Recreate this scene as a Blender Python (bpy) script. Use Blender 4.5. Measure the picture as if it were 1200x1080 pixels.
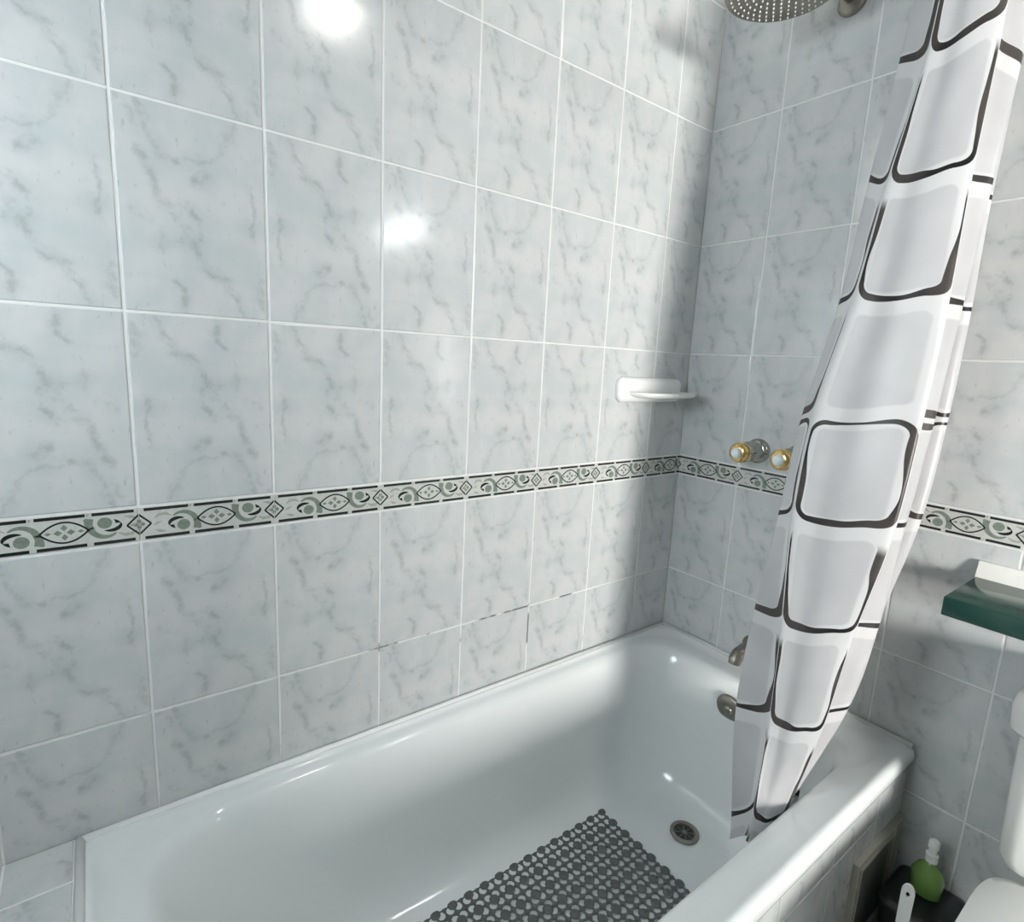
import bpy, bmesh, math, random
from mathutils import Vector, Matrix
for o in list(bpy.data.objects): bpy.data.objects.remove(o, do_unlink=True)
SC = bpy.context.scene; COL = SC.collection
ZO = 1.30                      # all heights below are given from the third tile joint; the floor is ZO beneath it
# ------------------------------------------------------------------ camera
cam = bpy.data.objects.new('camera', bpy.data.cameras.new('camera')); COL.objects.link(cam)
_r = Vector((0.80189922, -0.59549072, 0.04846073)); _d = Vector((-0.06686410, -0.17004989, -0.98316440)); _f = Vector((0.59370601, 0.78515848, -0.17617982))
_m = Matrix(((_r.x, -_d.x, -_f.x, -1.394949), (_r.y, -_d.y, -_f.y, -1.014665), (_r.z, -_d.z, -_f.z, -0.045168 + ZO), (0, 0, 0, 1)))
cam.matrix_world = _m
cam.data.sensor_width = 36; cam.data.sensor_fit = 'HORIZONTAL'; cam.data.lens = 653.6036 / 1200 * 36
cam.data.clip_start = .02; cam.data.clip_end = 50
SC.camera = cam
# ------------------------------------------------------------------ world, exposure
w = bpy.data.worlds.new('world'); SC.world = w; w.use_nodes = True
w.node_tree.nodes['Background'].inputs[0].default_value = (.75, .85, 1, 1); w.node_tree.nodes['Background'].inputs[1].default_value = .3
SC.view_settings.view_transform = 'Standard'; SC.view_settings.look = 'None'
SC.view_settings.exposure = 0.66; SC.view_settings.gamma = 1; SC.view_settings.use_curve_mapping = False
CEIL_LAMP = 62.0; VANITY_LAMP = 24.0; FILL_GLOW = 13.0; HALL_GLOW = 74.0
CEIL_COL = (1, .955, .90); FILL_COL = (.86, .95, 1); HALL_COL = (1, .955, .915)

# ------------------------------------------------------------------ node helpers
class NT:
    def __init__(s, name):
        s.m = bpy.data.materials.new(name); s.m.use_nodes = True; s.t = s.m.node_tree
        s.b = s.t.nodes['Principled BSDF']
    def n(s, kind, **kw):
        x = s.t.nodes.new(kind)
        for k, v in kw.items(): setattr(x, k, v)
        return x
    def put(s, sock, v):
        if isinstance(v, bpy.types.NodeSocket): s.t.links.new(v, sock)
        elif v is not None: sock.default_value = v
    def math(s, op, a, b=None, c=None, clamp=False):
        x = s.n('ShaderNodeMath', operation=op, use_clamp=clamp)
        for i, v in enumerate((a, b, c)): s.put(x.inputs[i], v)
        return x.outputs[0]
    def vm(s, op, a, b=None, scale=None):
        x = s.n('ShaderNodeVectorMath', operation=op)
        s.put(x.inputs[0], a)
        if b is not None: s.put(x.inputs[1], b)
        if scale is not None: s.put(x.inputs[3], scale)
        return x.outputs[1] if op in ('LENGTH', 'DOT_PRODUCT', 'DISTANCE') else x.outputs[0]
    def ramp(s, v, a, b, smooth=True):
        x = s.n('ShaderNodeMapRange', interpolation_type='SMOOTHSTEP' if smooth else 'LINEAR')
        s.put(x.inputs[0], v); x.inputs[1].default_value = a; x.inputs[2].default_value = b
        return x.outputs[0]
    def mix(s, f, a, b):
        x = s.n('ShaderNodeMix', data_type='RGBA')
        s.put(x.inputs[0], f); s.put(x.inputs[6], a if isinstance(a, bpy.types.NodeSocket) else (*a, 1)); s.put(x.inputs[7], b if isinstance(b, bpy.types.NodeSocket) else (*b, 1))
        return x.outputs[2]
    def noise(s, vec, scale, detail=3, rough=.5, col=False):
        x = s.n('ShaderNodeTexNoise'); s.put(x.inputs['Vector'], vec)
        x.inputs['Scale'].default_value = scale; x.inputs['Detail'].default_value = detail; x.inputs['Roughness'].default_value = rough
        return x.outputs[1] if col else x.outputs[0]
    def obj(s): return s.n('ShaderNodeTexCoord').outputs['Object']
    def bump(s, h, strength=.2, dist=.001):
        x = s.n('ShaderNodeBump'); x.inputs['Strength'].default_value = strength; x.inputs['Distance'].default_value = dist
        s.put(x.inputs['Height'], h); s.put(s.b.inputs['Normal'], x.outputs[0])
    def set(s, **kw):
        for k, v in kw.items(): s.put(s.b.inputs[k.replace('_', ' ')], (*v, 1) if isinstance(v, tuple) and len(v) == 3 else v)
        return s.m
def simple(name, col, rough=.4, metal=0, var=.06, scale=30, spec=.5):
    k = NT(name); f = k.noise(k.obj(), scale)
    d = tuple(max(0, c * (1 - var)) for c in col); l = tuple(min(1, c * (1 + var)) for c in col)
    return k.set(Base_Color=k.mix(f, d, l), Roughness=rough, Metallic=metal, Specular_IOR_Level=spec)

# ------------------------------------------------------------------ materials
VEINS = [(3.2, .5, [(5, 291), (23, 275), (25, 257)]),
 (2.6, .75, [(29, 295), (39, 273), (42, 246), (59, 225), (77, 218), (94, 226)]),
 (2.8, .6, [(94, 225), (111, 225), (130, 236), (147, 261), (158, 287)]),
 (3.6, .7, [(30, 228), (52, 170), (74, 144), (93, 109)]),
 (2.4, .75, [(80, 165), (105, 141), (104, 119), (94, 104)]),
 (2.4, .55, [(51, 88), (55, 112), (94, 106)]),
 (3.0, .7, [(94, 106), (118, 63), (139, 55), (163, 10)]),
 (3.6, .8, [(69, 47), (78, 38), (81, 9)]),
 (2.4, .75, [(180, 200), (181, 166), (177, 130)]),
 (4.2, .75, [(101, 197), (115, 211)]), (3.2, .6, [(191, 64), (188, 19)]), (3.0, .4, [(18, 145), (32, 134)])]
def marble():
    k = NT('marble_print_tile'); p = k.obj()
    wob = k.vm('SUBTRACT', k.noise(p, 38, 3, .6, col=True), (.5, .5, .5))
    wob2 = k.vm('SUBTRACT', k.noise(p, 150, 2, .6, col=True), (.5, .5, .5))
    q = k.vm('ADD', k.vm('ADD', p, k.vm('SCALE', wob, scale=.022)), k.vm('SCALE', wob2, scale=.007))
    q = k.vm('MULTIPLY', q, (1, 0, 1))
    acc = None; halo = None
    for wd, st, pl in VEINS:
        for a, b in zip(pl, pl[1:]):
            A = Vector((a[0], 0, a[1])) * .001; B = Vector((b[0], 0, b[1])) * .001; ba = B - A
            pa = k.vm('SUBTRACT', q, tuple(A))
            h = k.math('ADD', k.vm('DOT_PRODUCT', pa, tuple(ba / ba.length_squared)), 0, clamp=True)
            d = k.vm('DISTANCE', pa, k.vm('SCALE', tuple(ba), scale=h))
            v = k.math('MULTIPLY_ADD', d, -st / (wd * .0026), st)
            acc = v if acc is None else k.math('MAXIMUM', acc, v)
            halo = d if halo is None else k.math('MINIMUM', halo, d)
    br = k.ramp(k.noise(p, 58, 3, .6), .40, .60)
    vein = k.math('MULTIPLY', k.math('MAXIMUM', acc, 0), k.math('MULTIPLY_ADD', br, .9, .1))
    soft = k.math('MULTIPLY', k.ramp(halo, .022, .0), k.ramp(k.noise(p, 26, 3, .55), .38, .68))
    speck = k.math('MULTIPLY', k.ramp(k.noise(k.vm('MULTIPLY', p, (1.7, 1, .8)), 62, 3, .65), .60, .74), .45)
    cloud = k.ramp(k.noise(p, 15, 3, .5), .34, .66)
    c = k.mix(cloud, (.525, .560, .563), (.598, .605, .604))
    c = k.mix(k.math('MULTIPLY', soft, .62), c, (.455, .482, .486))
    c = k.mix(k.math('MAXIMUM', k.math('MULTIPLY', vein, .85, clamp=True), speck), c, (.345, .367, .372))
    g = k.n('ShaderNodeNewGeometry').outputs['Position']
    k.bump(k.noise(g, 9, 2, .4), .10, .004)
    return k.set(Base_Color=c, Roughness=.13, Specular_IOR_Level=.5)
def grout():
    k = NT('grout'); g = k.n('ShaderNodeNewGeometry').outputs['Position']
    z = k.n('ShaderNodeSeparateXYZ'); k.put(z.inputs[0], g)
    low = k.ramp(z.outputs[2], ZO - .60, ZO - .64)
    mid = k.math('MULTIPLY', k.ramp(z.outputs[0], -1.25, -.95), k.ramp(z.outputs[0], -.05, -.3))
    mould = k.math('MULTIPLY', k.math('MULTIPLY', k.ramp(k.noise(g, 7.5, 4, .6), .52, .60), low), mid)
    c = k.mix(k.noise(g, 60), (.70, .705, .695), (.79, .79, .78))
    return k.set(Base_Color=k.mix(mould, c, (.13, .135, .125)), Roughness=.7)
M = {}
M['tile'] = marble(); M['grout'] = grout()
M['border'] = simple('border_ceramic', (.56, .57, .545), .15, 0, .16, 130)
M['ink'] = simple('black_glaze', (.018, .02, .02), .2, 0, .5, 150)
M['green_ink'] = simple('grey_green_glaze', (.20, .24, .205), .2, 0, .35, 160)
M['pale_ink'] = simple('pale_grey_glaze', (.37, .375, .35), .2, 0, .25, 200)
M['enamel'] = simple('tub_enamel', (.69, .722, .722), .10, 0, .01, 4)
M['caulk'] = simple('caulk', (.80, .81, .80), .4)
M['ceramic'] = simple('white_ceramic', (.78, .79, .78), .10, 0, .01, 6)
M['toilet'] = simple('toilet_ceramic', (.66, .67, .65), .14, 0, .01, 6)
M['chrome'] = simple('aged_chrome', (.42, .41, .38), .22, 1, .12, 40)
M['dull_metal'] = simple('dull_nickel', (.30, .28, .245), .38, 1, .15, 60)
M['gold'] = simple('gold_ring', (.72, .52, .22), .25, 1, .06)
M['crystal'] = simple('clear_cap', (.72, .80, .82), .08, 0, .04)
M['dark'] = simple('drain_dark', (.015, .015, .014), .4)
M['rubber'] = simple('mat_grey_plastic', (.088, .098, .096), .45, 0, .12, 90)
M['green_stone'] = simple('dark_green_stone', (.012, .062, .047), .16, 0, .25, 22)
M['white_trim'] = simple('white_trim', (.72, .71, .67), .4)
M['cream'] = simple('cream_plastic', (.50, .49, .42), .35)
M['panel'] = simple('panel_grey', (.16, .17, .155), .4)
M['black'] = simple('black_plastic', (.012, .013, .013), .35)
M['white_pl'] = simple('white_plastic', (.80, .81, .79), .3, 0, .02)
M['green_pl'] = simple('green_plastic', (.16, .29, .075), .22, 0, .12)
M['paint'] = simple('grey_paint', (.26, .28, .29), .5, 0, .02, 8)
M['ceil'] = simple('ceiling_paint', (.45, .46, .46), .7, 0, .02, 8)
M['steel'] = simple('rod_steel', (.6, .6, .6), .2, 1, .03)
def emit(name, col, s):
    k = NT(name); f = k.noise(k.obj(), 3); c = k.mix(f, col, tuple(min(1, x * 1.02) for x in col))
    return k.set(Base_Color=(.8, .8, .8), Emission_Color=c, Emission_Strength=s)
M['lamp'] = emit('lamp_glow', CEIL_COL, CEIL_LAMP)
M['vanity'] = emit('vanity_glow', (.95, .98, 1), VANITY_LAMP)
M['hall_pane'] = emit('daylit_pane', HALL_COL, HALL_GLOW)
M['pane'] = emit('fill_pane', FILL_COL, FILL_GLOW)  # cool glow of the added fill window on the left wall
def floor_mat():
    k = NT('floor_tile'); x = k.n('ShaderNodeTexBrick'); k.put(x.inputs['Vector'], k.obj()); x.offset = 0
    x.inputs['Color1'].default_value = (.085, .09, .082, 1); x.inputs['Color2'].default_value = (.10, .105, .097, 1); x.inputs['Mortar'].default_value = (.14, .14, .13, 1)
    x.inputs['Scale'].default_value = 1; x.inputs['Mortar Size'].default_value = .003; x.inputs['Brick Width'].default_value = .3; x.inputs['Row Height'].default_value = .3
    return k.set(Base_Color=x.outputs[0], Roughness=.3)
M['floor'] = floor_mat()
def curtain_mat():
    k = NT('curtain_print'); uv = k.n('ShaderNodeTexCoord').outputs['UV']
    s = k.n('ShaderNodeSeparateXYZ'); k.put(s.inputs[0], uv); u, v = s.outputs[0], s.outputs[1]
    ru = k.math('FLOOR', u); rv = k.math('FLOOR', v)
    px = k.math('MULTIPLY', k.math('SUBTRACT', k.math('SUBTRACT', u, ru), .5), .155)
    py = k.math('MULTIPLY', k.math('SUBTRACT', k.math('SUBTRACT', v, rv), .5), .190)
    r = .026
    qx = k.math('SUBTRACT', k.math('ABSOLUTE', px), .0735 - r); qy = k.math('SUBTRACT', k.math('ABSOLUTE', py), .0905 - r)
    cq = k.n('ShaderNodeCombineXYZ'); k.put(cq.inputs[0], k.math('MAXIMUM', qx, 0)); k.put(cq.inputs[1], k.math('MAXIMUM', qy, 0))
    d = k.math('SUBTRACT', k.math('ADD', k.vm('LENGTH', cq.outputs[0]), k.math('MINIMUM', k.math('MAXIMUM', qx, qy), 0)), r)
    # outline width swells towards the lower left of each cell; one row of cells is left without outline
    wn = k.noise(uv, 1.3, 1, .4)
    wd = k.math('MULTIPLY_ADD', k.ramp(wn, .34, .66), .0085, .0036)
    wd = k.math('MULTIPLY_ADD', k.math('MULTIPLY', k.ramp(py, .03, .085), 1), .0035, wd)
    top_off = k.math('MULTIPLY', k.ramp(py, -.055, -.078), k.math('SUBTRACT', 1, k.math('COMPARE', rv, 3.0, .2)))
    blank = k.math('MAXIMUM', top_off, k.math('MULTIPLY', k.math('COMPARE', rv, 2.0, .2), k.math('COMPARE', ru, 0.0, .2)))
    line = k.math('MULTIPLY', k.math('MULTIPLY', k.ramp(d, .0004, -.0004), k.ramp(k.math('ADD', d, wd), -.0004, .0004)), k.math('SUBTRACT', 1, blank))
    inner = k.ramp(d, -.012, -.017)
    shade = k.ramp(k.noise(uv, 1.7, 2, .5), .3, .7)
    c = k.mix(k.math('MULTIPLY', inner, .85), (.78, .783, .79), k.mix(shade, (.58, .583, .597), (.655, .658, .672)))
    c = k.mix(line, c, k.mix(k.ramp(wn, .4, .6), (.016, .015, .016), (.075, .068, .064)))
    t = k.t; out = t.nodes['Material Output']
    k.set(Base_Color=c, Roughness=.33, Specular_IOR_Level=.45)
    tr = k.n('ShaderNodeBsdfTranslucent'); k.put(tr.inputs[0], c)
    mx = k.n('ShaderNodeMixShader'); mx.inputs[0].default_value = .46
    t.links.new(k.b.outputs[0], mx.inputs[1]); t.links.new(tr.outputs[0], mx.inputs[2]); t.links.new(mx.outputs[0], out.inputs[0])
    return k.m
M['curtain'] = curtain_mat()

# ------------------------------------------------------------------ mesh helpers
def link(name, me, mats, parent=None, loc=(0, 0, 0), rot=(0, 0, 0)):
    o = bpy.data.objects.new(name, me); COL.objects.link(o)
    if isinstance(mats, str): mats = [mats]
    if not me.materials:
        for m in mats: me.materials.append(M[m])
    o.location = loc; o.rotation_euler = rot
    if parent: o.parent = parent
    return o
def mesh(bm, name='m', smooth=False, angle=None):
    me = bpy.data.meshes.new(name); bmesh.ops.recalc_face_normals(bm, faces=bm.faces); bm.to_mesh(me); bm.free()
    if smooth:
        for p in me.polygons: p.use_smooth = True
        if angle: me.set_sharp_from_angle(angle=math.radians(angle))
    return me
def tag(o, label=None, cat=None, group=None, kind=None):
    if label: o['label'] = label
    if cat: o['category'] = cat
    if group: o['group'] = group
    if kind: o['kind'] = kind
    return o
def thing(name, label, cat, loc, group=None):
    o = bpy.data.objects.new(name, None); COL.objects.link(o); o.location = loc; o.empty_display_size = .05
    return tag(o, label, cat, group)
def box(bm, x0, x1, y0, y1, z0, z1, bev=0, seg=2):
    r = bmesh.ops.create_cube(bm, size=1)
    for v in r['verts']: v.co = Vector((x0 + (v.co.x + .5) * (x1 - x0), y0 + (v.co.y + .5) * (y1 - y0), z0 + (v.co.z + .5) * (z1 - z0)))
    if bev:
        es = {e for v in r['verts'] for e in v.link_edges}
        bmesh.ops.bevel(bm, geom=list(es), offset=bev, segments=seg, profile=.5, affect='EDGES')
def boxme(*a, **k):
    bm = bmesh.new(); box(bm, *a, **k); return mesh(bm, smooth=bool(k.get('bev')), angle=50)
def loft(bm, loops, cap0=False, cap1=False, closed=True):
    vs = [[bm.verts.new(p) for p in L] for L in loops]
    n = len(vs[0])
    for a, b in zip(vs, vs[1:]):
        for i in range(n if closed else n - 1):
            j = (i + 1) % n; bm.faces.new((a[i], a[j], b[j], b[i]))
    if cap0: bm.faces.new(vs[0][::-1])
    if cap1: bm.faces.new(vs[-1])
    return vs
def lathe(bm, prof, axis='Z', seg=32, cap0=True, cap1=True):
    L = []
    for r, h in prof:
        ring = []
        for i in range(seg):
            a = 2 * math.pi * i / seg; c, s = r * math.cos(a), r * math.sin(a)
            ring.append({'Z': (c, s, h), 'X': (h, c, s), 'Y': (c, h, s)}[axis])
        L.append(ring)
    loft(bm, L, cap0, cap1)
def tube(bm, pts, rad, seg=14, caps=True):
    pts = [Vector(p) for p in pts]; L = []; up = None
    for i, p in enumerate(pts):
        t = (pts[min(i + 1, len(pts) - 1)] - pts[max(i - 1, 0)]).normalized()
        if up is None: up = t.orthogonal().normalized()
        up = (up - t * up.dot(t)).normalized(); s = t.cross(up)
        r = rad[i] if isinstance(rad, (list, tuple)) else rad
        L.append([p + (up * math.cos(2 * math.pi * j / seg) + s * math.sin(2 * math.pi * j / seg)) * r for j in range(seg)])
    loft(bm, L, caps, caps)
def rrect(x0, x1, y0, y1, r, z, m=10, k=8):
    out = []
    cs = [(x1 - r, y1 - r, 0), (x0 + r, y1 - r, 90), (x0 + r, y0 + r, 180), (x1 - r, y0 + r, 270)]
    for ci, (cx, cy, a0) in enumerate(cs):
        for i in range(m + 1):
            a = math.radians(a0 + 90 * i / m); out.append(Vector((cx + r * math.cos(a), cy + r * math.sin(a), z)))
        nx = cs[(ci + 1) % 4]; a = math.radians(nx[2]); e = Vector((nx[0] + r * math.cos(a), nx[1] + r * math.sin(a), z)); b = out[-1].copy()
        for i in range(1, k): out.append(b.lerp(e, i / k))
    return out

# ------------------------------------------------------------------ tiled walls
TW, TH, BH = .2, .295736, .057155
GAP, CH, THK, REC = .0019, .0016, .006, .0013
LEV = [-1.30, -2 * TH - BH - 3 * TH + .0, -2 * TH - BH - 2 * TH, -2 * TH - BH - TH, -2 * TH - BH, -TH - BH, -TH, 0, TH, 2 * TH, 3 * TH, 1.36]
LEV = [z for z in LEV if z >= -1.30]; LEV.insert(-1, 4 * TH)
_cache = {}
def tile_mesh(x0, x1, z0, z1, mat):
    gx = .0005 if mat == 'border' else GAP
    key = (round(x0, 4), round(x1, 4), round(z0, 4), round(z1, 4), mat)
    if key in _cache: return _cache[key]
    bm = bmesh.new(); a0, a1, b0, b1 = x0 + gx, x1 - gx, z0 + GAP, z1 - GAP
    def ring(i, y): return [(a0 + i, y, b0 + i), (a1 - i, y, b0 + i), (a1 - i, y, b1 - i), (a0 + i, y, b1 - i)]
    loft(bm, [ring(0, THK), ring(0, CH * .7), ring(CH * .4, CH * .2), ring(CH, 0)], True, True)
    me = mesh(bm, 'tile'); me.materials.append(M[mat]); _cache[key] = me
    return me
def put_tile(parent, fx, fz, clip, name='tile', mat='tile', flip=False, th=TH, tw=TW):
    """one tile whose full face starts at (fx, fz), cut to the rectangle clip, in the wall's own frame"""
    x0, x1, z0, z1 = max(fx, clip[0]), min(fx + tw, clip[1]), max(fz, clip[2]), min(fz + th, clip[3])
    if x1 - x0 < .008 or z1 - z0 < .008: return None
    if flip:
        me = tile_mesh(fx + tw - x1, fx + tw - x0, fz + th - z1, fz + th - z0, mat)
        return link(name, me, mat, parent, (fx + tw, 0, fz + th), (0, math.pi, 0))
    return link(name, tile_mesh(x0 - fx, x1 - fx, z0 - fz, z1 - fz, mat), mat, parent, (fx, 0, fz))

# printed relief of the border tile, half a millimetre proud
def border_print():
    H = BH; cy = H / 2; polys = []                      # (material index, points)
    def quad(x0, x1, z0, z1, m): polys.append((m, [(x0, z0), (x1, z0), (x1, z1), (x0, z1)]))
    for a, b in ((.034, .338), (.378, .668), (.708, .970)):
        quad(a * TW, b * TW, .0035, .0082, 0); quad(a * TW, b * TW, H - .0082, H - .0035, 0)
        quad(b * TW + .0015, b * TW + .0042, H - .0078, H - .004, 2) if b < .9 else None
    def strip(pts, widths, m):
        n = len(pts)
        for i in range(n - 1):
            (ax, az), (bx, bz) = pts[i], pts[i + 1]
            def nrm(j):
                p, q = pts[max(j - 1, 0)], pts[min(j + 1, n - 1)]; dx, dz = q[0] - p[0], q[1] - p[1]; l = math.hypot(dx, dz) or 1
                return -dz / l, dx / l
            n0, n1 = nrm(i), nrm(i + 1); w0, w1 = widths[i] / 2, widths[i + 1] / 2
            polys.append((m, [(ax - n0[0] * w0, az - n0[1] * w0), (bx - n1[0] * w1, bz - n1[1] * w1), (bx + n1[0] * w1, bz + n1[1] * w1), (ax + n0[0] * w0, az + n0[1] * w0)]))
    def arc(cx, cz, rx, rz, a0, a1, n=12): return [(cx + rx * math.cos(math.radians(a0 + (a1 - a0) * i / n)), cz + rz * math.sin(math.radians(a0 + (a1 - a0) * i / n))) for i in range(n + 1)]
    def taper(n, w, p=.7): return [w * (math.sin(math.pi * i / n) ** p) + .0002 for i in range(n + 1)]
    def rot(m0):                                         # half-turn copy about the middle of the oval
        for m, pl in list(polys[m0:]): polys.append((m, [(2 * ox - x, 2 * cy - z) for x, z in pl]))
    ox = .542 * TW
    # diamonds at both ends (each tile carries one half)
    for c in (0, TW):
        R = .0158; pts = [(c, cy + R), (c + R, cy), (c, cy - R), (c - R, cy), (c, cy + R)]
        for a, b in zip(pts, pts[1:]): strip([a, b], [.0027, .0027], 0)
        for q in range(4):
            a = math.radians(90 * q); polys.append((1, arc(c + .0048 * math.cos(a), cy + .0048 * math.sin(a), .0031, .0031, 0, 330, 8)))
    # oval with a four-leaf flower
    L = .0285; hgt = .0155
    for s in (1, -1): strip([(ox + L * t, cy + s * hgt * (1 - t * t)) for t in [i / 8 - 1 for i in range(17)]], [.0025] * 17, 0)
    for q in range(4):
        a = math.radians(90 * q); dx, dz = math.cos(a), math.sin(a); r0, r1, hw = .0022, .0128 if q % 2 == 0 else .0120, .0052
        px, pz = -dz, dx; rm = (r0 + r1) / 2
        polys.append((1, [(ox + dx * r0, cy + dz * r0), (ox + dx * rm + px * hw * .8, cy + dz * rm + pz * hw * .8), (ox + dx * r1, cy + dz * r1), (ox + dx * rm - px * hw * .8, cy + dz * rm - pz * hw * .8)]))
    for s in (1, -1): polys.append((1, [(ox + s * .0150, cy), (ox + s * .0190, cy + .0026), (ox + s * .0235, cy), (ox + s * .0190, cy - .0026)]))
    # swirl: ball, sweeping crescents, dark hook, pale leaf
    m0 = len(polys); bx, bz = .300 * TW, cy - .0080
    polys.append((1, arc(bx, bz, .0092, .0086, 0, 345, 20)))
    strip(arc(bx - .001, bz - .001, .0205, .0225, -20, 128, 16), [.0105 * (1 - i / 17) ** .55 for i in range(17)], 1)
    strip([(bx + .0175, bz + .008), (bx + .0215, bz - .002), (bx + .0235, bz - .009)], [.009, .007, .004], 1)
    strip(arc(bx - .0055, bz + .0035, .0145, .0088, 62, 196, 12), taper(12, .0054), 0)
    strip([(bx - .0195, bz + .0012), (bx - .0150, bz - .0005), (bx - .0122, bz - .0045)], [.0010, .0052, .0008], 0)
    strip([(.020, cy + .008), (.027, cy + .013), (.036, cy + .0135), (.044, cy + .009)], [.001, .005, .005, .001], 2)
    strip([(.021, cy - .012), (.027, cy - .014), (.035, cy - .0155)], [.001, .005, .001], 2)
    strip([(.019, cy - .004), (.024, cy - .0005), (.030, cy + .001)], [.001, .004, .001], 2)
    rot(m0)
    return polys
PRINT = border_print(); _pc = {}
def print_mesh(x0, x1):
    key = (round(x0, 4), round(x1, 4))
    if key in _pc: return _pc[key]
    bm = bmesh.new()
    for i, (m, pl) in enumerate(PRINT):
        y = -.00035 - .00012 * (m == 0) - .00004 * (i % 3)
        try: f = bm.faces.new([bm.verts.new((x, y, z)) for x, z in pl])
        except ValueError: continue
        f.material_index = m
    r = bmesh.ops.extrude_face_region(bm, geom=bm.faces[:])
    bmesh.ops.translate(bm, verts=[v for v in r['geom'] if isinstance(v, bmesh.types.BMVert)], vec=(0, .0006, 0))
    for c, n in ((x0 + .0006, (-1, 0, 0)), (x1 - .0006, (1, 0, 0))):
        bmesh.ops.bisect_plane(bm, geom=bm.verts[:] + bm.edges[:] + bm.faces[:], plane_co=(c, 0, 0), plane_no=n, clear_outer=True)
    me = mesh(bm, 'print')
    for k in ('ink', 'green_ink', 'pale_ink'): me.materials.append(M[k])
    _pc[key] = me
    return me
def put_border(parent, fx, fz, clip):
    t = put_tile(parent, fx, fz, clip, 'border_tile', 'border', th=BH)
    if t: link('printed_pattern', print_mesh(max(fx, clip[0]) - fx, min(fx + TW, clip[1]) - fx), ['ink', 'green_ink', 'pale_ink'], t)

def slab(name, x0, x1, z0, z1, th, mat, loc, rz):
    o = link(name, boxme(x0, x1, REC, REC + th, z0, z1), mat, None, loc, (0, 0, rz)); return tag(o, kind='structure')
RIM = -.830
rnd = random.Random(4)
# back wall, plane y = 0, local x = world x
XL = -2.0
wall_back = slab('wall_back', XL - .1, .1, -1.30, 1.36, .1, 'grout', (0, 0, ZO), 0)
FLIPS = {(7, 6): 0, (7, 5): 1, (7, 4): 0, (7, 3): 0, (6, 6): 1, (6, 5): 1}
def zrow(i): return LEV[i], LEV[i + 1]
rows = []
for i in range(len(LEV) - 1):
    rows.append((LEV[i], LEV[i + 1]))
for (z0, z1) in rows:
    bord = abs(z1 - z0 - BH) < 1e-4
    full0 = z0 if z0 > -1.29 else z1 - TH
    for c in range(-1, 11):
        fx = -(.1511 + TW * c) - TW + TW                     # joint c lies at x = -(.1511 + .2 c); tile c spans to its right
        clip = (XL, 0, RIM - .004, 1.36)
        if z1 <= RIM: continue
        if bord: put_border(wall_back, fx, z0, clip)
        else:
            up = z0 > -.36
            r_ = int(round((z0 + 1e-6) / TH)) if up else -9
            fl = False
            if up: fl = {(0, 5): True, (0, 6): False, (0, 4): False, (0, 3): False, **{(-1, q): True for q in range(11)}, (1, 6): False, (1, 5): False}.get((r_, c), rnd.random() < .08)
            put_tile(wall_back, fx, full0, clip, flip=fl)
# end wall with the shower, plane x = 0, local x = -world y
YD = -2.5
wall_end = slab('wall_end', 0, -YD, -1.30, 1.36, .1, 'grout', (0, 0, ZO), -math.pi / 2)
for (z0, z1) in rows:
    bord = abs(z1 - z0 - BH) < 1e-4
    full0 = z0 if z0 > -1.29 else z1 - TH
    for c in range(-1, 12):
        fx = .1916 + TW * c
        if z1 < RIM - .05 and fx + TW < .66: continue
        clip = (0, -YD, -1.30, 1.36)
        if bord: put_border(wall_end, fx, z0, clip)
        else: put_tile(wall_end, fx, full0, clip, flip=(rnd.random() < .1 if z0 > -.36 else False))
# other sides of the room
tag(link('wall_left', boxme(XL - .1, XL, YD, 0, 0, ZO - .12), 'paint'), kind='structure')
bm = bmesh.new(); WY0, WY1, WZ0, WZ1 = -.74, -.26, ZO - .08, ZO + .50  # opening placed for the added fill window
box(bm, XL - .1, XL, WY1, 0, ZO - .12, ZO + 1.36); box(bm, XL - .1, XL, YD, WY0, ZO - .12, ZO + 1.36)
box(bm, XL - .1, XL, WY0, WY1, ZO - .12, WZ0); box(bm, XL - .1, XL, WY0, WY1, WZ1, ZO + 1.36)
tag(link('wall_left_upper', mesh(bm), 'paint'), kind='structure')
DX0, DX1, DZ = -1.40, -.50, ZO + .65                       # doorway to the hall behind the camera
bm = bmesh.new(); box(bm, XL - .1, DX0, YD - .1, YD, 0, ZO + 1.36); box(bm, DX1, .1, YD - .1, YD, 0, ZO + 1.36); box(bm, DX0, DX1, YD - .1, YD, DZ, ZO + 1.36)
tag(link('wall_front', mesh(bm), 'paint'), kind='structure')
bm = bmesh.new()
for a in ((DX0, DX0 + .03, 0, DZ), (DX1 - .03, DX1, 0, DZ), (DX0 + .03, DX1 - .03, DZ - .03, DZ)): box(bm, a[0], a[1], YD - .11, YD + .01, a[2], a[3])
tag(link('trim_1', mesh(bm), 'white_trim'), kind='structure')
HX0, HX1, HY = -2.9, .3, -4.55
SX0, SX1, SZ0, SZ1 = -2.44, -1.44, ZO - .60, ZO + .35
bm = bmesh.new(); box(bm, HX0, SX0, HY - .1, HY, 0, ZO + 1.36); box(bm, SX1, HX1, HY - .1, HY, 0, ZO + 1.36); box(bm, SX0, SX1, HY - .1, HY, 0, SZ0); box(bm, SX0, SX1, HY - .1, HY, SZ1, ZO + 1.36)
tag(link('wall_hall_far', mesh(bm), 'paint'), kind='structure')
tag(link('wall_hall_left', boxme(HX0 - .1, HX0, HY, YD - .1, 0, ZO + 1.36), 'paint'), kind='structure')
tag(link('wall_hall_right', boxme(HX1, HX1 + .1, HY, YD - .1, 0, ZO + 1.36), 'paint'), kind='structure')
tag(link('floor_hall', boxme(HX0, HX1, HY, YD, -.08, 0), 'floor'), kind='structure')
tag(link('ceiling_hall', boxme(HX0, HX1, HY, YD - .1, ZO + 1.36, ZO + 1.44), 'ceil'), kind='structure')
bm = bmesh.new()
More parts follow.
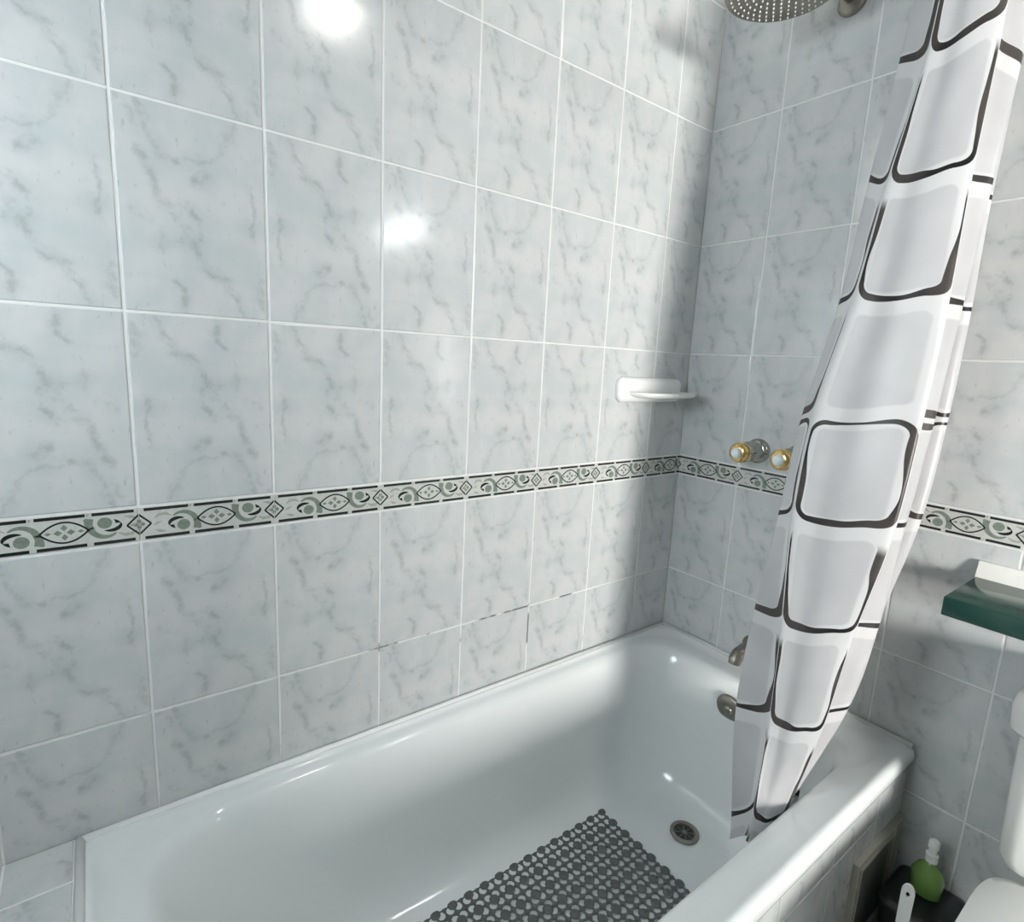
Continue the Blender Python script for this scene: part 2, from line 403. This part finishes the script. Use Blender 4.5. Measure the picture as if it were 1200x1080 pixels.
for a in ((SX0, SX0 + .03, SZ0, SZ1), (SX1 - .03, SX1, SZ0, SZ1), (SX0 + .03, SX1 - .03, SZ0, SZ0 + .03), (SX0 + .03, SX1 - .03, SZ1 - .03, SZ1)): box(bm, a[0], a[1], HY - .06, HY - .01, a[2], a[3])
w2 = tag(link('window_2', mesh(bm), 'white_pl'), kind='structure')
link('pane', boxme(SX0 + .03, SX1 - .03, HY - .045, HY - .039, SZ0 + .03, SZ1 - .03), 'hall_pane', w2)
tag(link('floor', boxme(XL, 0, YD, 0, -.08, 0), 'floor'), kind='structure')
tag(link('ceiling', boxme(XL - .1, .1, YD - .1, .1, ZO + 1.36, ZO + 1.44), 'ceil'), kind='structure')
# unseen glowing window added in the left wall as cool fill light
bm = bmesh.new()
for a in ((WY0, WY0 + .04, WZ0, WZ1), (WY1 - .04, WY1, WZ0, WZ1), (WY0 + .04, WY1 - .04, WZ0, WZ0 + .04), (WY0 + .04, WY1 - .04, WZ1 - .04, WZ1), ((WY0 + WY1) / 2 - .02, (WY0 + WY1) / 2 + .02, WZ0 + .04, WZ1 - .04)):
    box(bm, XL - .06, XL - .02, a[0], a[1], a[2], a[3])
fill_win = tag(link('window_added_fill', mesh(bm), 'white_pl'), kind='structure')
for a in ((WY0 + .04, (WY0 + WY1) / 2 - .02), ((WY0 + WY1) / 2 + .02, WY1 - .04)):
    link('pane', boxme(XL - .045, XL - .039, a[0], a[1], WZ0 + .04, WZ1 - .04), 'pane', fill_win)

# tiled ledge at the foot of the tub (horizontal face at rim height)
led = tag(link('wall_ledge', boxme(XL, -1.466, -.70, -.0005, 0, ZO + RIM - .0015), 'grout'), kind='structure')
for fx in (-1.5511, -1.7511, -1.9511):
    for j, fz in enumerate((-.088, -.088 - TH, -.088 - 2 * TH, -.088 + .0)):
        if j == 3: z0, z1 = -.088, -.0005
        else: z0, z1 = fz - TH, fz
        z0 = max(z0, -.70); x0, x1 = max(fx, XL), min(fx + TW, -1.466)
        if j == 2 and z1 - z0 < .05: continue
        # lying tile: local z runs along world y, face up
        o = link('tile', tile_mesh(x0 - fx, x1 - fx, 0, z1 - z0, 'tile'), 'tile', led, (fx, z0, ZO + RIM), (-math.pi / 2, 0, 0))
        o.scale = (1, 1, 1)
# tiled front of the tub
AY = -.683
apron = tag(link('wall_tub_front', boxme(-1.466, -.001, AY + .002 + REC, AY + .04, 0, ZO - .866), 'grout'), kind='structure')
holder = apron
PX0, PX1, PZ = -.238, -.006, -1.000
for (z0, z1) in ((-.944, -.868), (-.944 - TH, -.944), (-1.30, -.944 - TH)):
    for c in range(-1, 8):
        fx = -(.1511 + TW * c)
        full0 = z0 if z1 - z0 > TH - .01 else (z0 if z0 > -1 else z1 - TH)
        put = lambda cl: put_tile(holder, fx, full0, cl)
        if fx + TW > PX0 + .001 and z0 < -.95:              # tiles cut round the access panel
            r1 = [put((-1.466, PX0, z0, z1)), put((PX0, -.001, PZ, z1)) if z1 > PZ else None]
        else: r1 = [put((-1.466, -.001, z0, z1))]
        for o in r1:
            if o: o.location = (o.location.x, AY, o.location.z + ZO)
pan = thing('access_panel', 'grey access hatch with cream frame set in the tiled tub front', 'hatch', ((PX0 + PX1) / 2, AY, ZO + PZ - .13))
P0 = Vector(pan.location)
bm = bmesh.new(); PB = -1.26
def fr(bm, i, w, y0, y1):
    for a in ((PX0 + i, PX0 + i + w, PB + i, PZ - i), (PX1 - i - w, PX1 - i, PB + i, PZ - i), (PX0 + i + w, PX1 - i - w, PZ - i - w, PZ - i), (PX0 + i + w, PX1 - i - w, PB + i, PB + i + w)):
        box(bm, a[0] - P0.x, a[1] - P0.x, y0 - P0.y, y1 - P0.y, a[2] + ZO - P0.z, a[3] + ZO - P0.z)
fr(bm, .001, .007, AY - .010, AY + .003); fr(bm, .008, .020, AY - .004, AY + .003); fr(bm, .028, .006, AY - .008, AY + .003)
link('frame', mesh(bm), 'cream', pan)
link('door_leaf', boxme(PX0 + .034 - P0.x, PX1 - .034 - P0.x, -.002, .003, PB + .034 + ZO - P0.z, PZ - .034 + ZO - P0.z), 'panel', pan)

# ------------------------------------------------------------------ bathtub
TX = (-1.462, -.0015, -.692, -.0015)
tub = thing('bathtub', 'long white enamel bathtub built in against the tiled walls', 'bathtub', (-.73, -.35, ZO - 1.21))
def inz(i, r, z): return rrect(TX[0] + i, TX[1] - i, TX[2] + i, TX[3] - i, r, z)
FR = .0
loops = [inz(.012, .008, -.866), inz(.002, .012, -.866), inz(0, .013, -.858), inz(0, .014, -.845), inz(.002, .016, -.837), inz(.006, .018, -.832), inz(.011, .03, -.830), inz(.016, .055, -.830),
         rrect(-1.441, -.019, -.672, -.018, .075, -.8315), rrect(-1.436, -.024, -.664, -.021, .09, -.836),
         rrect(-1.415, -.045, -.645, -.026, .105, -.839), rrect(-1.386, -.076, -.622, -.033, .115, -.8405), rrect(-1.374, -.086, -.613, -.041, .12, -.846), rrect(-1.360, -.095, -.605, -.050, .125, -.860),
         rrect(-1.330, -.104, -.599, -.058, .13, -.90), rrect(-1.285, -.115, -.592, -.066, .135, -.96), rrect(-1.235, -.128, -.583, -.076, .14, -1.03), rrect(-1.185, -.142, -.571, -.088, .145, -1.10), rrect(-1.150, -.155, -.559, -.100, .145, -1.145),
         rrect(-1.115, -.172, -.543, -.115, .14, -1.178), rrect(-1.075, -.195, -.522, -.135, .13, -1.197), rrect(-1.02, -.23, -.49, -.165, .11, -1.206), rrect(-.94, -.30, -.42, -.235, .06, -1.2085), rrect(-.80, -.45, -.34, -.31, .012, -1.21)]
bm = bmesh.new(); T0 = Vector((-.73, -.35, -1.21))
loft(bm, [[p - T0 for p in L] for L in loops], False, True)
me = mesh(bm, smooth=True)
link('basin', me, 'enamel', tub)
# sealant bead where tub meets tiles
bm = bmesh.new()
for a, b in (((-1.458, -.0074), (-.007, -.0074)), ((-.0074, -.006), (-.0074, -.684)), ((-1.459, -.004), (-1.459, -.684))):
    tube(bm, [(a[0] - T0.x, a[1] - T0.y, RIM - T0.z - .0025), (b[0] - T0.x, b[1] - T0.y, RIM - T0.z - .0025)], .0068, 12)
link('sealant', mesh(bm, smooth=True), 'caulk', tub)
def drain(parent):
    bm = bmesh.new(); lathe(bm, [(.036, .0), (.0355, .004), (.033, .0055), (.026, .004), (.0235, -.002), (.0235, -.006)], seg=36)
    d = link('drain', mesh(bm, smooth=True, angle=40), 'dull_metal', parent, Vector((-.263, -.322, -1.2045)) - T0)
    bm = bmesh.new(); lathe(bm, [(.0232, -.004), (.0232, -.002), (.0, -.002)][:2], seg=24); link('drain_hole', mesh(bm), 'dark', d, (0, 0, .003))
    bm = bmesh.new()
    for a in range(4):
        c, s = math.cos(a * math.pi / 4), math.sin(a * math.pi / 4); tube(bm, [(-.022 * c, -.022 * s, .0008), (.022 * c, .022 * s, .0008)], .0010, 6)
    lathe(bm, [(.006, .0005), (.006, .003), (.003, .004)], seg=12)
    link('drain_grid', mesh(bm), 'panel', d)
drain(tub)
bm = bmesh.new(); lathe(bm, [(.038, 0), (.038, -.004), (.034, -.009), (.012, -.012), (.010, -.016), (.004, -.018)], 'X', 36)
ov = link('overflow_plate', mesh(bm, smooth=True, angle=50), 'dull_metal', tub, Vector((-.106, -.315, -.915)) - T0, (0, math.radians(-8), 0))

# ------------------------------------------------------------------ bath mat
MP = .0414; NX, NY = 17, 8; MX, MY, MZ = -.393, -.156, -1.2055
mat_ = thing('bath_mat', 'dark grey openwork pebble bath mat lying on the tub floor', 'bath mat', (MX - NX * MP / 2, MY - NY * MP / 2, ZO + MZ))
bm = bmesh.new(); ht = .0022
# lattice: half-pitch cells, each an octagonal hole in a square web
cells = 8
for i in range(NX * 2):
    for j in range(NY * 2):
        cx = -(i + .5) * MP / 2 + NX * MP / 2; cy = -(j + .5) * MP / 2 + NY * MP / 2; h = MP / 4; r = MP * .220
        sx = 1 if (i % 2) else -1; sy = 1 if (j % 2) else -1     # pull the hole away from the big pebble
        ox, oy = sx * MP * .012 * -1, sy * MP * .012 * -1
        outer = []; inner = []
        for q in range(cells):
            a = math.radians(45 * q + 0); c, s = math.cos(a), math.sin(a); m = max(abs(c), abs(s))
            outer.append((cx + c / m * h, cy + s / m * h)); inner.append((cx + ox + c * r, cy + oy + s * r))
        vo = [bm.verts.new((x, y, ht)) for x, y in outer]; vi = [bm.verts.new((x, y, ht * .9)) for x, y in inner]; vb = [bm.verts.new((x, y, .0004)) for x, y in inner]
        for q in range(cells):
            k = (q + 1) % cells; bm.faces.new((vo[q], vo[k], vi[k], vi[q])); bm.faces.new((vi[q], vi[k], vb[k], vb[q]))
X0, X1, Y0, Y1 = -NX * MP / 2, NX * MP / 2, -NY * MP / 2, NY * MP / 2
for a, b in (((X0, Y0), (X1, Y0)), ((X1, Y0), (X1, Y1)), ((X1, Y1), (X0, Y1)), ((X0, Y1), (X0, Y0))): tube(bm, [(*a, .0015), (*b, .0015)], .0016, 6)
me = mesh(bm); lat = link('lattice', me, 'rubber', mat_); lat['kind'] = 'stuff'
bm = bmesh.new(); lathe(bm, [(.0112, .0003), (.0120, .0018), (.0108, .0034), (.0060, .0042)], seg=10); big = mesh(bm, smooth=True, angle=60)
bm = bmesh.new(); lathe(bm, [(.0066, .0003), (.0072, .003), (.0045, .0052)], seg=8); sml = mesh(bm, smooth=True, angle=60)
for i in range(NX + 1):
    for j in range(NY + 1):
        link('pebble', big, 'rubber', mat_, (NX * MP / 2 - i * MP, NY * MP / 2 - j * MP, 0))
bm = bmesh.new()
for i in range(2 * NX + 1):
    for j in range(2 * NY + 1):
        if i % 2 == 0 and j % 2 == 0: continue
        b2 = bmesh.ops.create_cone(bm, cap_ends=True, segments=8, radius1=.0056, radius2=.0042, depth=.0026)
        bmesh.ops.translate(bm, verts=b2['verts'], vec=(NX * MP / 2 - i * MP / 2, NY * MP / 2 - j * MP / 2, .0015))
o = link('small_pebbles', mesh(bm), 'rubber', mat_); o['kind'] = 'stuff'

# ------------------------------------------------------------------ soap dish on the back wall
sd = thing('soap_dish', 'white ceramic soap dish fixed to the marbled wall near the corner', 'soap dish', (-.175, 0, ZO - .105))
def rounded_plate(hw, hh, r, ys):
    L = []
    for y, ins in ys:
        pts = rrect(-hw + ins, hw - ins, -hh + ins, hh - ins, max(r - ins, .002), 0, 8, 4); L.append([(p.x, y, p.y) for p in pts])
    bm = bmesh.new(); loft(bm, L, True, True); return bm
link('back_plate', mesh(rounded_plate(.127, .033, .020, [(0, 0), (-.012, 0), (-.018, .003), (-.021, .009), (-.022, .016)]), smooth=True), 'ceramic', sd)
bm = bmesh.new(); L = []
for z, s in ((-.0125, .78), (-.009, .92), (-.005, .985), (-.001, 1.0), (.002, .985), (.0022, .95), (-.003, .90), (-.006, .6)):
    ring = []
    for i in range(40):
        a = 2 * math.pi * i / 40; c, n = math.cos(a), math.sin(a)
        x = .112 * s * math.copysign(abs(c) ** .75, c); y = -.045 + .060 * s * math.copysign(abs(n) ** .8, n)
        ring.append((x, min(y, -.004), z))
    L.append(ring)
loft(bm, L, True, True); link('tray', mesh(bm, smooth=True), 'ceramic', sd)
sd.children[1].location = (.012, 0, -.006)

# ------------------------------------------------------------------ taps and spout on the end wall
def tap(y, label):
    t = thing('tap', label, 'tap', (0, y, ZO - .246), 'wall taps above the tub')
    bm = bmesh.new(); lathe(bm, [(.0325, 0), (.0325, -.006), (.029, -.014), (.024, -.018)], 'X', 36); link('flange', mesh(bm, smooth=True, angle=50), 'chrome', t)
    bm = bmesh.new(); lathe(bm, [(.018, -.014), (.018, -.026)], 'X', 24); link('stem', mesh(bm, smooth=True, angle=50), 'dark', t)
    bm = bmesh.new(); L = []
    for r, h in ((.020, -.024), (.0255, -.027), (.0262, -.050), (.0245, -.078), (.0225, -.080)):
        L.append([(h, (r * (1 + .045 * math.cos(8 * a))) * math.cos(a), (r * (1 + .045 * math.cos(8 * a))) * math.sin(a)) for a in [2 * math.pi * i / 64 for i in range(64)]])
    loft(bm, L, True, True); link('knob', mesh(bm, smooth=True, angle=50), 'chrome', t)
    bm = bmesh.new(); lathe(bm, [(.0235, -.079), (.0262, -.081), (.0262, -.085), (.0238, -.087), (.0242, -.089), (.0242, -.097), (.021, -.101), (.013, -.103)], 'X', 36); link('gold_ring', mesh(bm, smooth=True, angle=50), 'gold', t)['label'] = 'polished gold ring'
    bm = bmesh.new(); lathe(bm, [(.0135, -.101), (.0135, -.107), (.010, -.111), (.004, -.1125)], 'X', 28); link('cap', mesh(bm, smooth=True, angle=60), 'crystal', t)
tap(-.243, 'chrome tap knob with gold ring, fully in view beside the curtain')
tap(-.352, 'chrome tap knob with gold ring, half covered by the curtain')
sp = thing('bath_spout', 'short metal bath spout low on the shower wall above the rim', 'spout', (0, -.300, ZO - .775))
bm = bmesh.new(); lathe(bm, [(.030, 0), (.030, -.006), (.024, -.012)], 'X', 28); link('flange', mesh(bm, smooth=True, angle=50), 'dull_metal', sp)
bm = bmesh.new(); tube(bm, [(-.006, 0, 0), (-.045, 0, 0), (-.072, 0, -.004), (-.086, 0, -.014), (-.089, 0, -.026)], [.018, .018, .018, .017, .015], 20); link('spout_pipe', mesh(bm, smooth=True, angle=60), 'dull_metal', sp)

# ------------------------------------------------------------------ shower head
sh = thing('rain_shower', 'round brushed metal rain shower on a wall arm near the corner', 'shower', (0, -.328, ZO + .768))
HC = Vector((-.272, .005, -.078))
bm = bmesh.new(); lathe(bm, [(.031, 0), (.031, -.005), (.026, -.013), (.014, -.016)], 'X', 32); link('flange', mesh(bm, smooth=True, angle=50), 'dull_metal', sh)
bm = bmesh.new(); tube(bm, [(-.004, 0, 0), (-.10, .001, .006), (-.19, .003, .010), (-.245, .004, .004), (-.268, .005, -.018), (HC.x, HC.y, HC.z + .022)], .0105, 16); link('arm', mesh(bm, smooth=True), 'dull_metal', sh)
bm = bmesh.new(); lathe(bm, [(.013, .030), (.020, .022), (.030, .012), (.100, .007), (.1055, .003), (.1055, -.003), (.102, -.005), (.03, -.005)], seg=64); hd = link('head_plate', mesh(bm, smooth=True, angle=45), 'dull_metal', sh, HC)
bm = bmesh.new()
for ring in range(1, 8):
    n = 6 * ring
    for i in range(n):
        a = 2 * math.pi * (i + .5 * (ring % 2)) / n; c = bmesh.ops.create_cone(bm, cap_ends=True, segments=6, radius1=.0013, radius2=.0019, depth=.003)
        bmesh.ops.translate(bm, verts=c['verts'], vec=(.0133 * ring * math.cos(a), .0133 * ring * math.sin(a), -.0062))
o = link('nozzles', mesh(bm), 'white_trim', hd); o['kind'] = 'stuff'

# ------------------------------------------------------------------ shower curtain, gathered at the end of its rod
CUR = [(-0.318, -0.630, 0.860, -0.690, 0.860, -0.590, 0.860, -0.716, 0.860),
 (-0.324, -0.620, 0.65, -0.700, 0.65, -0.574, 0.655, -0.714, 0.63),
 (-0.330, -0.611, 0.446, -0.704, 0.466, -0.559, 0.463, -0.711, 0.424), (-0.347, -0.589, 0.262, -0.704, 0.262, -0.548, 0.281, -0.708, 0.253),
 (-0.364, -0.572, 0.082, -0.708, 0.074, -0.536, 0.074, -0.704, 0.071), (-0.381, -0.542, -0.112, -0.707, -0.104, -0.508, -0.124, -0.699, -0.109),
 (-0.399, -0.539, -0.300, -0.700, -0.291, -0.498, -0.315, -0.690, -0.292), (-0.416, -0.555, -0.498, -0.674, -0.475, -0.484, -0.507, -0.683, -0.473),
 (-0.433, -0.566, -0.680, -0.655, -0.664, -0.482, -0.715, -0.664, -0.631), (-0.450, -0.570, -0.875, -0.597, -0.905, -0.512, -0.942, -0.592, -0.870), (-0.452, -0.566, -0.925, -0.590, -0.955, -0.515, -0.985, -0.588, -0.92)]
VV = [-2.1, -1.0, 0, 1, 2, 3, 4, 5, 6, 7, 7.22]
def crow(q):
    xs, yl, zl, yr, zr, y0, z0, y5, z5 = q; W = yl - yr; e = .062 if zl < -.85 else 0; sh = 1 if zl < .6 else (.5 if zl < .8 else 0); VVI = 7 - (zl + .875) / .19   # the hem swings into the tub
    return [((xs + .082, yl - .45 * W, zl), -.95), ((xs + .070, yl - .10 * W, zl), -.72), ((xs + .040, y0, z0), -.42), ((xs + .012, yl + .006, zl), -.08), ((xs, yl - .04 * W, zl), .03),
            ((xs + .0015 + e * .28, yl - .28 * W, zl * .75 + zr * .25 - .006), .30), ((xs - .001 + e * .52, yl - .52 * W, (zl + zr) / 2 - .004), .56), ((xs + .005 + e * .8, yl - .78 * W, zl * .25 + zr * .75 + .004), .80), ((xs + .016 + e, yr + .004, zr), .97),
            ((xs + .036 + e * .8, yr + .012, zr), 1.10), ((xs + .056 + e * .7, yr + .016, (zr + z5) / 2), 1.22), ((xs + .085 + e * .5, y5, z5), 1.46), ((xs + .108 + e * .3, yr + .03, z5), 1.7), ((xs + .118, yl - .03, z5), 2.35), ((xs + .135, yl + .0, z5), 2.6),
            ((xs + .150, yl - .5 * W, z5), 2.9), ((xs + .165, yr + .02, z5), 3.2), ((xs + .185, yr + .03, z5), 3.4), ((xs + .198, yl - .5 * W + sh * .06, max(z5, -.80)), 3.8)] + [((xs + .205 + (-.035 - xs - .205) * t, yl - W * (.20 if n % 2 == 0 else .80) + sh * (.07 + .11 * t), max(z5, -.80 - .004 * max(0, VVI - 7))), 4.2 + .7 * n) for n, t in enumerate((.08, .25, .42, .59, .76, .93))]
def cat(p0, p1, p2, p3, t): return .5 * (2 * p1 + (p2 - p0) * t + (2 * p0 - 5 * p1 + 4 * p2 - p3) * t * t + (3 * p1 - p0 - 3 * p2 + p3) * t ** 3)
def resample(seq, n):
    out = []; m = len(seq)
    for i in range(m - 1):
        for k in range(n if i < m - 2 else n + 1):
            t = k / n; g = [seq[max(0, min(m - 1, i + d))] for d in (-1, 0, 1, 2)]
            out.append([cat(g[0][a], g[1][a], g[2][a], g[3][a], t) for a in range(len(seq[0]))])
    return out
grid = [[(*p, u, VV[i]) for p, u in crow(q)] for i, q in enumerate(CUR)]
grid = [resample(r, 6) for r in grid]
cols = [resample([r[j] for r in grid], 10) for j in range(len(grid[0]))]
bm = bmesh.new(); uvl = bm.loops.layers.uv.new('UVMap')
cur = thing('shower_curtain', 'white shower curtain printed with black outlined squares, hanging gathered into the tub', 'shower curtain', (-.38, -.62, ZO - .93))
C0 = Vector((-.38, -.62, -.93))
V = [[bm.verts.new(Vector(p[:3]) - C0) for p in c] for c in cols]
for j in range(len(V) - 1):
    for i in range(len(V[0]) - 1):
        idx = ((j, i), (j + 1, i), (j + 1, i + 1), (j, i + 1)); f = bm.faces.new([V[a][b] for a, b in idx])
        for lp, (a, b) in zip(f.loops, idx): lp[uvl].uv = (cols[a][b][3], 1 - cols[a][b][4] + 10 - 1 + .0)
        f.smooth = True
me = bpy.data.meshes.new('fabric'); bm.to_mesh(me); bm.free()
# v in the print counts cells downwards
for d in me.uv_layers[0].data: d.uv[1] = 10 - d.uv[1]
fab = link('fabric', me, 'curtain', cur)
RY, RZ = -.655, .900
rod = thing('curtain_rod', 'straight steel rod along the tub that carries the shower curtain', 'curtain rod', (-1, RY, ZO + RZ))
bm = bmesh.new(); tube(bm, [(-1.0, 0, 0), (.998, 0, 0)], .0125, 20); link('pole', mesh(bm, smooth=True, angle=60), 'steel', rod)
bm = bmesh.new(); lathe(bm, [(.03, .999), (.03, .992), (.02, .985)], 'X', 24); link('end_flange', mesh(bm, smooth=True, angle=50), 'steel', rod)
bm = bmesh.new(); lathe(bm, [(.03, -.999), (.03, -.992), (.02, -.985)], 'X', 24); link('end_flange', mesh(bm, smooth=True, angle=50), 'steel', rod)
bm = bmesh.new(); tube(bm, [(0, .021 * math.cos(a), .021 * math.sin(a) - .012) for a in [2 * math.pi * i / 20 for i in range(21)]], .0016, 6, False); rg = mesh(bm, smooth=True)
for x in (-.32, -.28, -.245, -.21, -.175, -.14, -.105, -.07, -.04):
    link('ring', rg, 'white_pl', cur, Vector((x, RY, RZ)) - C0)

# ------------------------------------------------------------------ green shelf above the toilet
shf = thing('wall_shelf', 'dark green stone shelf with white upstand on the wall above the toilet', 'shelf', (-.11, -1.06, ZO - .45))
link('board', boxme(-.092, .109, -.34, .327, -.005, .030, bev=.0015, seg=1), 'green_stone', shf)
bm = bmesh.new()
loft(bm, [[(.109, y, .030), (.090, y, .030), (.092, y, .036), (.098, y, .052), (.100, y, .061), (.109, y, .061)] for y in (-.34, .328)], True, True)
link('upstand', mesh(bm), 'white_trim', shf)

# ------------------------------------------------------------------ toilet
TY = -1.055
to = thing('toilet', 'white ceramic toilet with low cistern beside the bathtub', 'toilet', (-.30, TY, 0)); Q = Vector((-.30, TY, 0))
def rloop(x0, x1, hw, r, z): return [Vector((p.x + .30, p.y, p.z)) for p in rrect(x0, x1, -hw, hw, r, z, 8, 3)]
bm = bmesh.new(); loft(bm, [rloop(-.185, -.012, .180, .03, .436), rloop(-.192, -.010, .187, .03, .455), rloop(-.203, -.010, .190, .03, .60), rloop(-.206, -.010, .191, .03, .692)], True, True)
link('tank', mesh(bm, smooth=True, angle=50), 'toilet', to)
bm = bmesh.new(); loft(bm, [rloop(-.214, -.006, .200, .03, .688), rloop(-.222, -.005, .206, .035, .697), rloop(-.224, -.005, .207, .035, .735), rloop(-.218, -.007, .203, .035, .752), rloop(-.205, -.015, .190, .03, .760), rloop(-.17, -.04, .155, .03, .763)], True, True)
tl = link('tank_lid', mesh(bm, smooth=True, angle=60), 'toilet', to)
bm = bmesh.new(); lathe(bm, [(.022, .763), (.022, .768), (.018, .770)], seg=24); link('flush_button', mesh(bm, smooth=True, angle=50), 'steel', tl, (.19, 0, 0))
def oval(cx, hx, hy, z, n=56):
    out = []
    for i in range(n):
        a = 2 * math.pi * i / n; c, s = math.cos(a), math.sin(a); e = .28 if c > 0 else .85
        out.append(Vector((cx + hx * math.copysign(abs(c) ** e, c), hy * math.copysign(abs(s) ** (.28 if c > 0 else .75), s), z)))
    return out
bm = bmesh.new(); loft(bm, [oval(-.02, .19, .105, 0), oval(-.02, .185, .10, .04), oval(-.03, .18, .095, .15), oval(-.06, .21, .14, .28), oval(-.11, .225, .175, .37), oval(-.12, .235, .184, .402)], True, True)
link('bowl', mesh(bm, smooth=True, angle=50), 'toilet', to)
bm = bmesh.new(); loft(bm, [rloop(-.20, -.04, .10, .03, .30), rloop(-.20, -.02, .13, .03, .435)], True, True); link('tank_support', mesh(bm, smooth=True, angle=50), 'toilet', to)
bm = bmesh.new(); loft(bm, [oval(-.13, .238, .186, .402), oval(-.13, .242, .190, .406), oval(-.13, .242, .190, .414), oval(-.13, .238, .186, .417)], True, True)
link('seat', mesh(bm, smooth=True, angle=50), 'white_pl', to)
bm = bmesh.new(); loft(bm, [oval(-.13, .238, .187, .418), oval(-.13, .243, .191, .421), oval(-.13, .241, .190, .429), oval(-.13, .228, .178, .434), oval(-.13, .13, .10, .436)], True, True)
link('lid', mesh(bm, smooth=True, angle=60), 'toilet', to)

# ------------------------------------------------------------------ things on the floor between tub and toilet
bn = thing('waste_bin', 'black plastic bin squeezed between tub front and toilet', 'bin', (-.082, -.770, 0))
bm = bmesh.new(); L = [[Vector((p.x, p.y, p.z)) for p in rrect(-a, a * .9, -b, b, .015, z, 5, 2)] for a, b, z in ((.062, .050, 0), (.072, .060, .185))]; loft(bm, L, True, True)
link('bucket', mesh(bm, smooth=True, angle=50), 'black', bn)
bm = bmesh.new(); L = [[Vector((p.x, p.y, p.z)) for p in rrect(-a, a * .9, -b, b, .018, z, 5, 2)] for a, b, z in ((.074, .062, .184), (.076, .064, .194), (.072, .060, .200), (.06, .05, .202))]; loft(bm, L, True, True)
link('lid', mesh(bm, smooth=True, angle=50), 'black', bn)
bt = thing('bottle', 'squat green plastic bottle with white cap standing on the black bin', 'bottle', (-.068, -.765, .202))
bm = bmesh.new(); L = []
for z, a, b in ((0, .018, .022), (.004, .022, .027), (.045, .023, .029), (.060, .018, .022), (.070, .010, .011), (.080, .009, .009)):
    L.append([(a * math.cos(2 * math.pi * i / 28), b * math.sin(2 * math.pi * i / 28), z) for i in range(28)])
loft(bm, L, True, True); link('bottle_body', mesh(bm, smooth=True), 'green_pl', bt)
bm = bmesh.new(); lathe(bm, [(.011, .078), (.011, .094), (.007, .096), (.007, .106), (.0095, .108), (.0095, .122), (.007, .125)], seg=20); link('cap', mesh(bm, smooth=True, angle=40), 'white_pl', bt)
br = thing('toilet_brush', 'toilet brush with white flat handle standing in a holder beside the bin', 'toilet brush', (-.250, -.777, 0))
bm = bmesh.new(); lathe(bm, [(.050, 0), (.052, .01), (.040, .11), (.042, .118), (.036, .118), (.034, .02)], seg=28); link('holder', mesh(bm, smooth=True, angle=40), 'white_pl', br)
bm = bmesh.new()
tube(bm, [(0, 0, .02), (0, 0, .10)], .028, 16); link('brush_head', mesh(bm), 'white_pl', br)
# flat handle with a hole near its rounded end
bm = bmesh.new()
def handle_outline():
    pts = [(-.005, .06), (.005, .06), (.0095, .24), (.0105, .318)]
    pts += [(.0105 * math.cos(math.radians(a)), .323 + .018 * math.sin(math.radians(a))) for a in range(0, 181, 20)]
    pts += [(-.0105, .318), (-.0095, .24)]
    return pts
vs = [bm.verts.new((0, y, z)) for y, z in handle_outline()]
hs = [bm.verts.new((0, .0032 * math.cos(a), .320 + .006 * math.sin(a))) for a in [2 * math.pi * i / 12 for i in range(12)]]
es = [bm.edges.new((vs[i], vs[(i + 1) % len(vs)])) for i in range(len(vs))] + [bm.edges.new((hs[i], hs[(i + 1) % 12])) for i in range(12)]
bmesh.ops.triangle_fill(bm, use_beauty=True, use_dissolve=False, edges=es)
r = bmesh.ops.extrude_face_region(bm, geom=bm.faces[:]); bmesh.ops.translate(bm, verts=[v for v in r['geom'] if isinstance(v, bmesh.types.BMVert)], vec=(.005, 0, 0))
hd = link('handle', mesh(bm), 'white_pl', br, (0, 0, 0), (0, 0, math.radians(12)))
bm = bmesh.new()

# ------------------------------------------------------------------ lamps
cl = thing('ceiling_lamp', 'round flush ceiling lamp with a glowing diffuser', 'lamp', (-.51, -1.50, ZO + 1.36))
bm = bmesh.new(); lathe(bm, [(.125, 0), (.125, -.018), (.118, -.022), (.112, -.02)], seg=48); link('lamp_base', mesh(bm, smooth=True, angle=50), 'white_pl', cl)
bm = bmesh.new(); lathe(bm, [(.086, -.018), (.085, -.032), (.075, -.046), (.05, -.054), (.02, -.056)], seg=40); link('diffuser', mesh(bm, smooth=True), 'lamp', cl)
vl = thing('vanity_light', 'slim horizontal light bar on the end wall past the toilet', 'lamp', (-.01, -1.87, ZO + .605))
link('mount', boxme(-.018, .0085, -.19, .19, -.02, .02, bev=.003), 'steel', vl)
link('tube_light', boxme(-.062, -.018, -.225, .225, -.028, .028, bev=.010), 'vanity', vl)
